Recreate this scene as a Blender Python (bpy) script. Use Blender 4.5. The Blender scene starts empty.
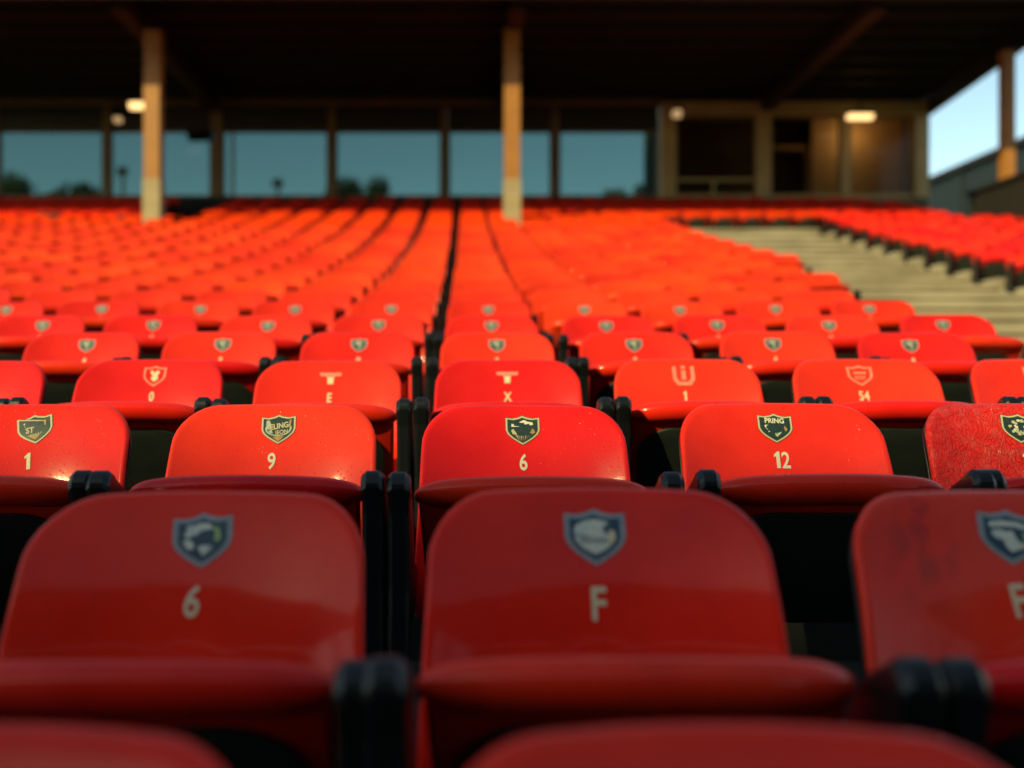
import bpy, math, random
import numpy as np
from mathutils import Vector, Matrix
from mathutils.geometry import tessellate_polygon

random.seed(7)
R = math.radians
SC = bpy.context.scene
C = SC.collection

# ------------------------------------------------------------------ camera, sky, sun, exposure
ZC = 2.0                                    # eye height above the pitch
cam_d = bpy.data.cameras.new("camera")
cam = bpy.data.objects.new("camera", cam_d); C.objects.link(cam)
cam.location = (0, 0, ZC); cam.rotation_euler = (R(90), 0, 0)
cam_d.sensor_width = 36; cam_d.lens = 36*1000/1024
cam_d.shift_x = 46/1024; cam_d.shift_y = -8/1024
cam_d.clip_start = 0.05; cam_d.clip_end = 2000
cam_d.dof.use_dof = True; cam_d.dof.focus_distance = 2.0; cam_d.dof.aperture_fstop = 1.65
SC.camera = cam

EL, AZ = 31, 42
w = bpy.data.worlds.new("World"); SC.world = w; w.use_nodes = True
nt = w.node_tree
sky = nt.nodes.new("ShaderNodeTexSky"); sky.sky_type = 'NISHITA'; sky.sun_disc = False
sky.sun_elevation = R(EL); sky.sun_rotation = R(180+AZ)
sky.air_density = 0.7; sky.dust_density = 0.3; sky.ozone_density = 1.5
bg = nt.nodes["Background"]; bg.inputs["Strength"].default_value = 0.15
grade = nt.nodes.new("ShaderNodeMix"); grade.data_type = 'RGBA'; grade.blend_type = 'MULTIPLY'; grade.inputs[0].default_value = 1
grade.inputs[7].default_value = (1.0, .94, .66, 1)        # warm evening air
nt.links.new(sky.outputs[0], grade.inputs[6]); nt.links.new(grade.outputs[2], bg.inputs["Color"])
sun_d = bpy.data.lights.new("sun", 'SUN'); sun_d.energy = 2.6; sun_d.angle = R(0.5); sun_d.color = (1.0, 0.90, 0.38)
sun = bpy.data.objects.new("sun", sun_d); C.objects.link(sun)
sdir = Vector((math.sin(R(AZ))*math.cos(R(EL)), math.cos(R(AZ))*math.cos(R(EL)), -math.sin(R(EL))))
sun.rotation_euler = sdir.to_track_quat('-Z', 'Y').to_euler(); sun.location = (-20, -40, 40)
vs = SC.view_settings
vs.view_transform = 'Standard'; vs.look = 'None'; vs.gamma = 1; vs.use_curve_mapping = False
vs.exposure = 0.90

# ------------------------------------------------------------------ materials
def mat(name, col, rough=0.5, metal=0.0, spec=0.5, var=0.0, noise=None, bump=0.0, bscale=200, coat=0.0, emit=None):
    m = bpy.data.materials.new(name); m.use_nodes = True
    n = m.node_tree.nodes; l = m.node_tree.links; b = n["Principled BSDF"]
    b.inputs["Base Color"].default_value = (*col, 1); b.inputs["Roughness"].default_value = rough
    b.inputs["Metallic"].default_value = metal; b.inputs["Specular IOR Level"].default_value = spec
    b.inputs["Coat Weight"].default_value = coat
    tc = n.new("ShaderNodeTexCoord")
    src = None
    if noise:                                # (scale, colour2)
        nz = n.new("ShaderNodeTexNoise"); nz.inputs["Scale"].default_value = noise[0]; nz.inputs["Detail"].default_value = 6
        l.new(tc.outputs["Object"], nz.inputs["Vector"])
        cr = n.new("ShaderNodeValToRGB"); cr.color_ramp.elements[0].position = .35; cr.color_ramp.elements[1].position = .7
        cr.color_ramp.elements[0].color = (*col, 1); cr.color_ramp.elements[1].color = (*noise[1], 1)
        l.new(nz.outputs["Fac"], cr.inputs["Fac"]); src = cr.outputs["Color"]
    if var:
        oi = n.new("ShaderNodeObjectInfo"); mr = n.new("ShaderNodeMapRange")
        mr.inputs["To Min"].default_value = 1-var; mr.inputs["To Max"].default_value = 1+var
        l.new(oi.outputs["Random"], mr.inputs["Value"])
        hs = n.new("ShaderNodeHueSaturation"); l.new(mr.outputs[0], hs.inputs["Value"])
        if src: l.new(src, hs.inputs["Color"])
        else: hs.inputs["Color"].default_value = (*col, 1)
        src = hs.outputs["Color"]
    if src: l.new(src, b.inputs["Base Color"])
    if bump:
        nb = n.new("ShaderNodeTexNoise"); nb.inputs["Scale"].default_value = bscale; nb.inputs["Detail"].default_value = 4
        l.new(tc.outputs["Object"], nb.inputs["Vector"])
        bp = n.new("ShaderNodeBump"); bp.inputs["Strength"].default_value = bump; bp.inputs["Distance"].default_value = 0.002
        l.new(nb.outputs["Fac"], bp.inputs["Height"]); l.new(bp.outputs[0], b.inputs["Normal"])
    if emit:
        b.inputs["Emission Color"].default_value = (*emit[0], 1); b.inputs["Emission Strength"].default_value = emit[1]
    return m

RED = (0.88, 0.020, 0.010)
def red_material(name, kind, RED=RED):
    m = bpy.data.materials.new(name); m.use_nodes = True
    n = m.node_tree.nodes; l = m.node_tree.links; b = n["Principled BSDF"]
    tc = n.new("ShaderNodeTexCoord"); oi = n.new("ShaderNodeObjectInfo")
    add = n.new("ShaderNodeVectorMath"); add.operation = 'MULTIPLY_ADD'
    cmb = n.new("ShaderNodeCombineXYZ")
    for k in range(3): l.new(oi.outputs["Random"], cmb.inputs[k])
    add.inputs[1].default_value = (37, 51, 73)
    l.new(cmb.outputs[0], add.inputs[0]); l.new(tc.outputs["Object"], add.inputs[2])
    P = add.outputs[0]
    def noise(scale, detail=4):
        z = n.new("ShaderNodeTexNoise"); z.inputs["Scale"].default_value = scale; z.inputs["Detail"].default_value = detail
        l.new(P, z.inputs["Vector"]); return z.outputs["Fac"]
    def ramp(src, p0, p1, c0=0.0, c1=1.0):
        r = n.new("ShaderNodeMapRange"); r.inputs["From Min"].default_value = p0; r.inputs["From Max"].default_value = p1
        r.inputs["To Min"].default_value = c0; r.inputs["To Max"].default_value = c1; l.new(src, r.inputs["Value"]); return r.outputs[0]
    def mix(fac, c1, c2):
        x = n.new("ShaderNodeMix"); x.data_type = 'RGBA'; l.new(fac, x.inputs[0])
        for i, c in ((6, c1), (7, c2)):
            if isinstance(c, tuple): x.inputs[i].default_value = (*c, 1)
            else: l.new(c, x.inputs[i])
        return x.outputs[2]
    # faded, slightly uneven plastic with a few pale and dark specks
    col = mix(ramp(noise(7), .35, .7), RED, (0.72, RED[1]*.66, 0.007))
    specks = ramp(noise(330, 2), .70, .77, 0, .5)
    dark = ramp(noise(210, 2), .76, .80, 0, .6)
    col = mix(specks, col, (0.62, 0.16, 0.10)); col = mix(dark, col, (0.20, 0.012, 0.01))
    h = noise(420, 3); rough = ramp(noise(12), .3, .7, .20, .31)
    hs = n.new("ShaderNodeHueSaturation"); l.new(col, hs.inputs["Color"])
    l.new(ramp(oi.outputs["Random"], 0, 1, .84, 1.03), hs.inputs["Value"]); l.new(ramp(oi.outputs["Random"], 0, 1, .498, .503), hs.inputs["Hue"])
    col = hs.outputs["Color"]
    bp = n.new("ShaderNodeBump"); bp.inputs["Strength"].default_value = .10; bp.inputs["Distance"].default_value = .001
    l.new(h, bp.inputs["Height"]); nrm = bp.outputs[0]
    if kind in ('drops', 'cracked'):         # fine standing droplets / pitting
        v = n.new("ShaderNodeTexVoronoi"); v.inputs["Scale"].default_value = 150; l.new(P, v.inputs["Vector"])
        sel = n.new("ShaderNodeMath"); sel.operation = 'GREATER_THAN'; sel.inputs[1].default_value = .68
        sp = n.new("ShaderNodeSeparateColor"); l.new(v.outputs["Color"], sp.inputs[0]); l.new(sp.outputs[0], sel.inputs[0])
        dr = ramp(v.outputs["Distance"], .30, .05, 0, 1); mu = n.new("ShaderNodeMath"); mu.operation = 'MULTIPLY'
        l.new(dr, mu.inputs[0]); l.new(sel.outputs[0], mu.inputs[1])
        b2 = n.new("ShaderNodeBump"); b2.inputs["Strength"].default_value = .5; b2.inputs["Distance"].default_value = .0012
        l.new(mu.outputs[0], b2.inputs["Height"]); l.new(nrm, b2.inputs["Normal"]); nrm = b2.outputs[0]
    if kind == 'cracked':
        mp = n.new("ShaderNodeMapping"); mp.inputs["Scale"].default_value = (1.3, 1, .45); mp.inputs["Rotation"].default_value = (0, .5, 0)
        nz = n.new("ShaderNodeTexNoise"); nz.inputs["Scale"].default_value = 30; l.new(P, nz.inputs["Vector"])
        va = n.new("ShaderNodeVectorMath"); va.operation = 'MULTIPLY_ADD'; va.inputs[1].default_value = (.04, .04, .04)
        l.new(nz.outputs["Color"], va.inputs[0]); l.new(P, va.inputs[2]); l.new(va.outputs[0], mp.inputs["Vector"])
        hh = None
        for sc_, st in ((95, .8), (210, .5)):
            v = n.new("ShaderNodeTexVoronoi"); v.feature = 'DISTANCE_TO_EDGE'; v.inputs["Scale"].default_value = sc_
            l.new(mp.outputs[0], v.inputs["Vector"])
            e = ramp(v.outputs["Distance"], 0, .10, 0, 1)
            b2 = n.new("ShaderNodeBump"); b2.inputs["Strength"].default_value = st; b2.inputs["Distance"].default_value = .0018
            l.new(e, b2.inputs["Height"]); l.new(nrm, b2.inputs["Normal"]); nrm = b2.outputs[0]
            msk = ramp(noise(14), .40, .62)
            inv = ramp(v.outputs["Distance"], .05, 0, 0, .5); mm = n.new("ShaderNodeMath"); mm.operation = 'MULTIPLY'
            l.new(inv, mm.inputs[0]); l.new(msk, mm.inputs[1]); col = mix(mm.outputs[0], col, (.16, .012, .012))
        col = mix(ramp(noise(45, 6), .45, .75, .05, .45), col, (.62, .11, .09))
        rough = ramp(noise(60), .3, .7, .3, .5)
    if kind == 'smudged':
        geo = n.new("ShaderNodeSeparateXYZ"); l.new(tc.outputs["Object"], geo.inputs[0])
        a = ramp(geo.outputs[0], -.175, -.13, 0, 1); c = ramp(geo.outputs[0], -.055, -.10, 0, 1)
        z = ramp(geo.outputs[2], -.15, -.09, 0, 1); nn = ramp(noise(38, 5), .44, .62)
        cur = a
        for q in (c, z, nn):
            mm = n.new("ShaderNodeMath"); mm.operation = 'MULTIPLY'; l.new(cur, mm.inputs[0]); l.new(q, mm.inputs[1]); cur = mm.outputs[0]
        col = mix(ramp(cur, 0, 1, 0, .45), col, (.22, .012, .014))
        dustz = ramp(noise(9, 5), .40, .75, 0.02, .30)
        col = mix(dustz, col, (.50, .12, .08))
    if kind == 'far':
        pass
    l.new(col, b.inputs["Base Color"]); l.new(rough, b.inputs["Roughness"]); l.new(nrm, b.inputs["Normal"])
    b.inputs["Specular IOR Level"].default_value = .06
    b.inputs["Coat Weight"].default_value = .32; b.inputs["Coat Roughness"].default_value = .08
    if kind in ('drops', 'cracked'): l.new(nrm, b.inputs["Coat Normal"])
    return m

M = {}
M['red'] = red_material("red_seat_plastic", 'plain')
M['red_drops'] = red_material("red_seat_plastic_wet", 'drops')
M['red_sunlit1'] = red_material("sunlit_seat_plastic", 'plain', (.87, .033, .007))  # seat red shifted to orange: sunlight put into the base colour
M['red_sunlit2'] = red_material("sunlit_orange_seat_plastic", 'plain', (.86, .046, .005))  # stronger sunlit orange in the base colour for the middle rows
M['red_cracked'] = red_material("red_seat_plastic_cracked", 'cracked')
M['red_smudged'] = red_material("red_seat_plastic_smudged", 'smudged')
M['black'] = mat("black_plastic", (.005, .006, .007), .34, spec=.35, var=.2, bump=.15, bscale=300)
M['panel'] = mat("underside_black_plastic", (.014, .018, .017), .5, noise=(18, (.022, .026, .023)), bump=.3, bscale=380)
M['cream'] = mat("cream_print", (.72, .60, .36), .45, noise=(160, (.58, .48, .30)))
M['white'] = mat("white_print", (.66, .60, .46), .45)
M['faded'] = mat("faded_print", (.78, .24, .17), .5, noise=(120, (.72, .16, .11)))
M['silver'] = mat("silver_edge", (.27, .31, .31), .35, noise=(120, (.20, .23, .25)))
M['ivory'] = mat("ivory_edge", (.50, .42, .24), .35)
M['navy'] = mat("navy_field", (.010, .035, .07), .35, noise=(200, (.02, .06, .08)))
M['dgreen'] = mat("dark_green_field", (.012, .025, .022), .35, noise=(200, (.02, .045, .035)))
M['pale'] = mat("pale_ink", (.32, .36, .30), .45, noise=(240, (.48, .46, .34)))
M['pale2'] = mat("pale_foreground_ink", (.50, .55, .48), .45, noise=(150, (.70, .68, .52)))
M['gold'] = mat("gold_ink", (.42, .23, .05), .4, noise=(200, (.25, .16, .05)))
M['lime'] = mat("green_ink", (.30, .42, .12), .45)
M['concrete'] = mat("concrete", (.40, .33, .24), .85, noise=(1.7, (.26, .21, .15)), bump=.4, bscale=60)
M['dterr'] = mat("shade_dark_terrace", (.010, .011, .010), .9, noise=(2.5, (.014, .014, .013)), bump=.3, bscale=60)  # near-black base puts the shade of the seat gaps into the colour
M['grass'] = mat("pitch_grass", (.05, .10, .025), .9, noise=(.6, (.07, .12, .03)), bump=.6, bscale=90)
M['roof'] = mat("dark_roof_sheet", (.006, .004, .003), .8, noise=(1.2, (.009, .006, .004)))
M['steel'] = mat("brown_painted_steel", (.013, .007, .004), .6, noise=(3, (.02, .011, .006)))
M['post'] = mat("ochre_painted_steel", (.42, .165, .030), .5, noise=(2.5, (.34, .13, .024)), bump=.2, bscale=40)
M['postw'] = mat("cream_painted_base", (.42, .31, .17), .6, noise=(4, (.32, .23, .12)), bump=.2, bscale=40)
M['mull'] = mat("bronze_window_frame", (.26, .15, .06), .5, noise=(3, (.20, .115, .045)))
M['beige'] = mat("beige_window_frame", (.62, .39, .16), .6, noise=(2, (.50, .31, .12)))
M['fascia'] = mat("dark_header_panel", (.030, .022, .014), .6, noise=(2, (.04, .03, .02)))
M['room'] = mat("brown_room_wall", (.12, .08, .045), .8, noise=(1.5, (.16, .11, .06)))
M['clad'] = mat("dark_blue_cladding", (.009, .015, .021), .7, noise=(.4, (.012, .019, .026)))
M['darkwall'] = mat("dark_brown_wall", (.010, .008, .007), .8, noise=(1, (.014, .010, .009)))
M['bark'] = mat("bark", (.08, .055, .035), .9, noise=(5, (.05, .035, .02)))
M['leaf'] = mat("leaves", (.06, .075, .025), .7, noise=(.5, (.10, .09, .03)), var=.1)
M['lamp'] = mat("warm_lamp_glow", (.9, .7, .4), .4, emit=((1.0, .62, .24), 1.2))
M['lampdim'] = mat("dim_lamp_glow", (.6, .45, .25), .4, emit=((1.0, .62, .28), .3))
M['skin_brick'] = mat("blocker_wall", (.16, .14, .12), .8, noise=(.5, (.12, .10, .09)))
M['rafter'] = mat("rafter_steel", (.040, .018, .009), .6, noise=(3, (.055, .025, .012)))
def glass(name, tint, refl=1.4):
    m = bpy.data.materials.new(name); m.use_nodes = True
    n = m.node_tree.nodes; l = m.node_tree.links; n.remove(n["Principled BSDF"])
    t = n.new("ShaderNodeBsdfTransparent"); t.inputs[0].default_value = (*tint, 1)
    g = n.new("ShaderNodeBsdfGlossy"); g.inputs["Roughness"].default_value = .05; g.inputs[0].default_value = (.8, .8, .8, 1)
    fr = n.new("ShaderNodeFresnel"); fr.inputs["IOR"].default_value = refl
    mx = n.new("ShaderNodeMixShader"); l.new(fr.outputs[0], mx.inputs[0]); l.new(t.outputs[0], mx.inputs[1]); l.new(g.outputs[0], mx.inputs[2])
    l.new(mx.outputs[0], n["Material Output"].inputs[0]); return m
M['glass'] = glass("tinted_glass", (.36, .46, .45), 1.25)
M['glassroom'] = glass("room_glass", (.85, .82, .74), 1.22)

# ------------------------------------------------------------------ mesh helpers
class MB:
    def __init__(s): s.v = []; s.f = []; s.m = []; s.mats = []; s.smooth = []
    def mi(s, m):
        if m not in s.mats: s.mats.append(m)
        return s.mats.index(m)
    def add(s, vs_, fs, m, smooth=False):
        o = len(s.v); s.v += [tuple(p) for p in vs_]; k = s.mi(m)
        for f in fs: s.f.append(tuple(i+o for i in f)); s.m.append(k); s.smooth.append(smooth)
    def box(s, x0, x1, y0, y1, z0, z1, m):
        vs_ = [(x, y, z) for x in (x0, x1) for y in (y0, y1) for z in (z0, z1)]
        s.add(vs_, [(0, 1, 3, 2), (4, 6, 7, 5), (0, 4, 5, 1), (2, 3, 7, 6), (0, 2, 6, 4), (1, 5, 7, 3)], m)
    def prism_x(s, prof, x0, x1, m, bev=0.0):     # prof: (y,z) polygon extruded along x, with chamfered ends
        n = len(prof); cy = sum(p[0] for p in prof)/n; cz = sum(p[1] for p in prof)/n
        def ring(x, sh):
            out = []
            for (y, z) in prof:
                L = math.hypot(y-cy, z-cz) or 1
                out.append((x, y-(y-cy)/L*sh, z-(z-cz)/L*sh))
            return out
        rings = [ring(x0, bev), ring(x0+bev, 0), ring(x1-bev, 0), ring(x1, bev)] if bev else [ring(x0, 0), ring(x1, 0)]
        vs_ = [p for r in rings for p in r]; fs = []
        for k in range(len(rings)-1):
            for i in range(n): fs.append((k*n+i, k*n+(i+1) % n, (k+1)*n+(i+1) % n, (k+1)*n+i))
        s.add(vs_, fs, m)
        o = len(rings)-1
        for base, flip in ((0, True), (o*n, False)):
            tri = tessellate_polygon([[Vector((0, p[0], p[1])) for p in prof]])
            s.add([vs_[base+i] for i in range(n)], [tuple(t) for t in tri], m)
    def mesh(s, name):
        me = bpy.data.meshes.new(name); me.from_pydata(s.v, [], s.f)
        for m in s.mats: me.materials.append(m)
        me.polygons.foreach_set("material_index", s.m); me.polygons.foreach_set("use_smooth", s.smooth)
        me.validate(); me.update()
        import bmesh
        b = bmesh.new(); b.from_mesh(me); bmesh.ops.recalc_face_normals(b, faces=b.faces); b.to_mesh(me); b.free()
        return me
    def obj(s, name, parent=None, **kw): return link(name, s.mesh(name), parent, **kw)

def link(name, data, parent=None, loc=None, rot=None, label=None, cat=None, group=None, kind=None):
    o = bpy.data.objects.new(name, data); C.objects.link(o)
    if parent: o.parent = parent
    if loc: o.location = loc
    if rot: o.rotation_euler = rot
    if label: o["label"] = label
    if cat: o["category"] = cat
    if group: o["group"] = group
    if kind: o["kind"] = kind
    return o

def shell(mb, outline, yf, t, r, m, inner=(.75, .5, .25), edges=(0, .12, .35, .65, 1.0), tf=None):
    """closed rounded shell: outline [(x,z)], front surface depth yf(x,z), thickness t, edge radius r; tf maps (x,y,z)"""
    n = len(outline); cx = sum(p[0] for p in outline)/n; cz = sum(p[1] for p in outline)/n
    prof = []
    for e in edges:
        d = e*r; prof.append((d, r-math.sqrt(max(0, r*r-(r-d)**2))))
    rings = []
    def pt(i, d, s):
        x, z = outline[i]; L = math.hypot(x-cx, z-cz); k = (1-d/L)*s
        return cx+(x-cx)*k, cz+(z-cz)*k
    for side in (0, 1):
        rr = []
        for d, off in prof: rr.append([(pt(i, d, 1), off) for i in range(n)])
        for s in inner: rr.append([(pt(i, r, s), 0) for i in range(n)])
        pts = []
        for ring in rr:
            row = []
            for (x, z), off in ring:
                y = yf(x, z)+off if side == 0 else yf(x, z)+t-off
                row.append((x, y, z))
            pts.append(row)
        rings.append((pts, (cx, yf(cx, cz)+(0 if side == 0 else t), cz)))
    V = []; F = []
    allr = list(reversed(rings[0][0]))+rings[1][0]
    for row in allr: V += row
    K = len(allr)
    for k in range(K-1):
        for i in range(n): F.append((k*n+i, k*n+(i+1) % n, (k+1)*n+(i+1) % n, (k+1)*n+i))
    a = len(V); V += [rings[0][1], rings[1][1]]
    for i in range(n):
        F.append((i, (i+1) % n, a)); F.append(((K-1)*n+(i+1) % n, (K-1)*n+i, a+1))
    if tf: V = [tf(*p) for p in V]
    mb.add(V, F, m, True)

# ------------------------------------------------------------------ seat shape
PZ = np.array([-.60, -.42, -.33, -.25, -.176, -.10, -.05, 0, .1]); PY = np.array([-.114, -.116, -.116, -.108, -.088, -.055, -.028, 0, .05])
_pc = np.polyfit(PZ, PY, 5)
def back_y(x, z): return float(np.polyval(_pc, z)-np.polyval(_pc, 0)) - 1.0*x*x - 1.6*max(0, abs(x)-.15)**2*6*.3

def rounded_outline(n, wtop, wbot, ztop, zbot, rt, rb, arch=.0):
    """outline as (x,z), rounded corners, evenly walked"""
    pts = []
    def arc(cx, cz, r, a0, a1, k):
        for i in range(k+1):
            a = R(a0+(a1-a0)*i/k); pts.append((cx+r*math.cos(a), cz+r*math.sin(a)))
    k = max(2, n//8)
    def side(x0, z0, x1, z1):
        for i in range(1, k): pts.append((x0+(x1-x0)*i/k, z0+(z1-z0)*i/k))
    arc(wtop-rt, ztop-rt, rt, 0, 90, k); side(wtop-rt, ztop, -(wtop-rt), ztop)
    arc(-(wtop-rt), ztop-rt, rt, 90, 180, k); side(-wtop, ztop-rt, -wbot, zbot+rb)
    arc(-(wbot-rb), zbot+rb, rb, 180, 270, k); side(-(wbot-rb), zbot, wbot-rb, zbot)
    arc(wbot-rb, zbot+rb, rb, 270, 360, k); side(wbot, zbot+rb, wtop, ztop-rt)
    return [(x, z - arch*(x/.2)**2*max(0, 1+z/.08)) for x, z in pts]

# pan frame: pivot and axes
PV = Vector((0, -.150, -.42)); UD = Vector((0, -.205, .285)).normalized(); ND = Vector((0, UD.z*-1, UD.y)).normalized()
if ND.y > 0: ND = -ND                       # underside normal: forward and down
def pan_tf(x, y, z):                         # z = distance along pan, y = depth behind the underside
    p = PV+UD*z-ND*y; return (x, p.y, p.z)
def pan_under(x, z): return -.010*math.cos(min(1, abs(x)/.2)*1.5)*math.sin(max(0, min(1, z/.35))*math.pi)

def seat_meshes(q, red, suffix):
    """q = detail level 0 (near) or 1 (far)"""
    N = 64 if q == 0 else (32 if q == 1 else 16)
    inner = (.8, .6, .4, .2) if q == 0 else ((.66, .33) if q == 1 else (.5,))
    edges = (0, .04, .15, .35, .65, 1.0) if q == 0 else ((0, .3, 1.0) if q == 1 else (0, 1.0))
    out = {}
    b = MB(); fx = 0 if q == 0 else .009; ol = rounded_outline(N, .203+fx, .216+fx, 0, -.42, .078 if q == 0 else .055, .05, .004)
    # widen towards the bottom a little earlier
    shell(b, ol, back_y, .030, .013, red, inner, edges)
    out['backrest'] = b.mesh("backrest"+suffix)
    b = MB(); ol = rounded_outline(N, .205, .212, -.012, -.40, .078, .05, .004)
    shell(b, ol, lambda x, z: back_y(x, z)+.0325, .012, .005, M['black'], inner[-1:], edges[-2:])
    out['back_shell'] = b.mesh("back_shell"+suffix)
    b = MB(); ol = rounded_outline(N, .197, .185, .345, 0, .035, .03)
    shell(b, ol, pan_under, .024, .010, red, inner, edges, pan_tf)
    # rolled front lip
    K, S = (36, 16) if q == 0 else ((14, 8) if q == 1 else (8, 6))
    V = []; F = []
    for i in range(K+1):
        t = -1+2*i/K; tt = math.sin(t*math.pi/2); rr = (1-abs(tt)**7)**.5 if abs(tt) < 1 else .02
        rr = max(rr, .03); x = .2055*tt
        cy = -.352+.030*(x/.2)**2; cz = -.137-.011*(x/.2)**2
        for j in range(S):
            a = 2*math.pi*j/S; V.append((x, cy+.030*rr*math.cos(a), cz+.0265*rr*math.sin(a)+.006*math.cos(a)*-1*rr))
    for i in range(K):
        for j in range(S): F.append((i*S+j, i*S+(j+1) % S, (i+1)*S+(j+1) % S, (i+1)*S+j))
    F.append(tuple(range(S))); F.append(tuple(K*S+j for j in range(S)))
    b.add(V, F, red, True)
    out['seat_pan'] = b.mesh("seat_pan"+suffix)
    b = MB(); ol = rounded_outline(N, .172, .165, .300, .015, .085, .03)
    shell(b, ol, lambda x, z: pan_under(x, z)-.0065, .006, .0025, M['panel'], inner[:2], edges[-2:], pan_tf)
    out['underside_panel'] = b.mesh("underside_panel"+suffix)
    return out

def bracket_mesh(q):
    b = MB(); k = 8 if q == 0 else 3
    cy, cz, r = -.398, -.124, .025
    head = [(cy+r*math.cos(R(a)), cz+r*math.sin(R(a))) for a in np.linspace(200, 40, k+2)]
    prof = head+[(-.325, -.135), (-.27, -.20), (-.215, -.285), (-.165, -.30), (-.160, -.36), (-.245, -.385), (-.318, -.36), (-.330, -.60), (-.330, -.64), (-.405, -.64), (-.405, -.30), (-.414, -.165)]
    if q: prof = [(y, max(z-.075, -.64)) for y, z in prof]
    b.prism_x(prof, -.0175, .0175, M['black'], .007 if q == 0 else 0)
    if q == 0:                                # barrel cap and bolt on the head
        for s in (-1, 1):
            V = [(s*.0177, cy+.019*math.cos(R(a)), cz+.019*math.sin(R(a))) for a in range(0, 360, 30)]
            V += [(s*.0195, cy+.016*math.cos(R(a)), cz+.016*math.sin(R(a))) for a in range(0, 360, 30)]
            b.add(V, [(i, (i+1) % 12, 12+(i+1) % 12, 12+i) for i in range(12)]+[tuple(range(12, 24))], M['black'])
        b.box(-.026, .026, -.43, -.30, -.636, -.612, M['black'])
    return b.mesh("armrest_bracket")

BX = .2265
SM = {('red', 0): seat_meshes(0, M['red'], ""), ('red', 1): seat_meshes(1, M['red'], "_plain"), ('red', 2): seat_meshes(2, M['red'], "_low")}
for kk in ('red_drops', 'red_cracked', 'red_smudged'):
    SM[(kk, 0)] = dict(SM[('red', 0)])
    for part in ('backrest', 'seat_pan'):
        me = SM[('red', 0)][part].copy(); me.materials[0] = M[kk]; SM[(kk, 0)][part] = me
    if kk != 'red_drops': SM[(kk, 0)]['seat_pan'] = SM[('red', 0)]['seat_pan']
for kk in ('red_sunlit1', 'red_sunlit2'):
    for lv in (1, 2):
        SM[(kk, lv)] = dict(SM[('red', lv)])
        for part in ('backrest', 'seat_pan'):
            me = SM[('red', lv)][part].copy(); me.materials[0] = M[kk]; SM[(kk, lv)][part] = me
BR = {0: bracket_mesh(0), 1: bracket_mesh(1), 2: bracket_mesh(1)}

# ------------------------------------------------------------------ prints on the backrests
def decal(mb, poly, m, off):
    tri = tessellate_polygon([[Vector((p[0], p[1], 0)) for p in poly]])
    mb.add([(x, back_y(x, z)-off, z) for x, z in poly], [tuple(t) for t in tri], m)
SHIELD = [(-1, .86), (-.6, .80), (-.25, .88), (0, 1), (.25, .88), (.6, .80), (1, .86), (1.0, .45), (1.0, .0), (.88, -.28), (.62, -.56), (.3, -.80), (0, -1), (-.3, -.80), (-.62, -.56), (-.88, -.28), (-1.0, .0), (-1.0, .45)]
BLOBS_BEAST = [  # paw-and-mane shapes (pale ink)
    [(-.70, .30), (-.35, .62), (-.05, .70), (.28, .66), (.42, .48), (.22, .40), (.12, .18), (.18, -.10), (.30, -.40), (.05, -.62), (-.14, -.30), (-.05, -.02), (-.22, .12), (-.38, .20), (-.52, .12), (-.66, .16)],
    [(-.74, .02), (-.50, .06), (-.34, -.06), (-.30, -.30), (-.48, -.36), (-.66, -.20)],
    [(-.62, .58), (-.40, .66), (-.46, .48), (-.62, .44)]]
BLOBS_FACE = [
    [(-.72, .50), (-.40, .68), (0, .76), (.40, .66), (.60, .48), (.76, .20), (.74, -.10), (.46, -.44), (0, -.72), (-.46, -.46), (-.74, -.12), (-.78, .20)]]
def shape(mb, poly, cx, cz, sx, sz, m, off, rot=0.0):
    c, s = math.cos(rot), math.sin(rot)
    decal(mb, [(cx+(x*c-z*s)*sx, cz+(x*s+z*c)*sz) for x, z in poly], m, off)
def ring_poly(mb, poly, k, cx, cz, sx, sz, m, off, rot=0.0):
    n = len(poly); c, s = math.cos(rot), math.sin(rot)
    P = [(cx+(x*c-z*s)*sx, cz+(x*s+z*c)*sz) for x, z in poly]; Q = [(cx+(x*c-z*s)*sx*k, cz+(x*s+z*c)*sz*k) for x, z in poly]
    V = [(x, back_y(x, z)-off, z) for x, z in P+Q]
    mb.add(V, [(i, (i+1) % n, n+(i+1) % n, n+i) for i in range(n)], m)
_tc = {}
def text_geo(s, bold=.02, sx=.8):
    key = (s, bold, sx)
    if key in _tc: return _tc[key]
    cu = bpy.data.curves.new("t", 'FONT'); cu.body = s; cu.size = 1; cu.align_x = 'CENTER'; cu.offset = bold; cu.resolution_u = 4
    o = bpy.data.objects.new("t", cu); C.objects.link(o); dg = bpy.context.evaluated_depsgraph_get()
    me = bpy.data.meshes.new_from_object(o.evaluated_get(dg))
    V = [(v.co.x*sx, v.co.y) for v in me.vertices]; F = [tuple(p.vertices) for p in me.polygons]
    bpy.data.objects.remove(o); bpy.data.curves.remove(cu); bpy.data.meshes.remove(me)
    z0 = min(v[1] for v in V); z1 = max(v[1] for v in V); x0 = min(v[0] for v in V); x1 = max(v[0] for v in V)
    k = 1/(z1-z0); V = [((x-(x0+x1)/2)*k, (z-(z0+z1)/2)*k) for x, z in V]
    _tc[key] = (V, F); return V, F
def text(mb, s, cx, cz, h, m, off, bold=.02, sx=.8, rot=0.0, hx=None):
    V, F = text_geo(s, bold, sx); hx = hx or h; c, sn = math.cos(rot), math.sin(rot)
    P = [(cx+(x*c-z*sn)*hx, cz+(x*sn+z*c)*h) for x, z in V]
    mb.add([(x, back_y(x, z)-off, z) for x, z in P], F, m)
TRI = [(-1, -.6), (1, -.6), (0, 1)]
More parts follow.
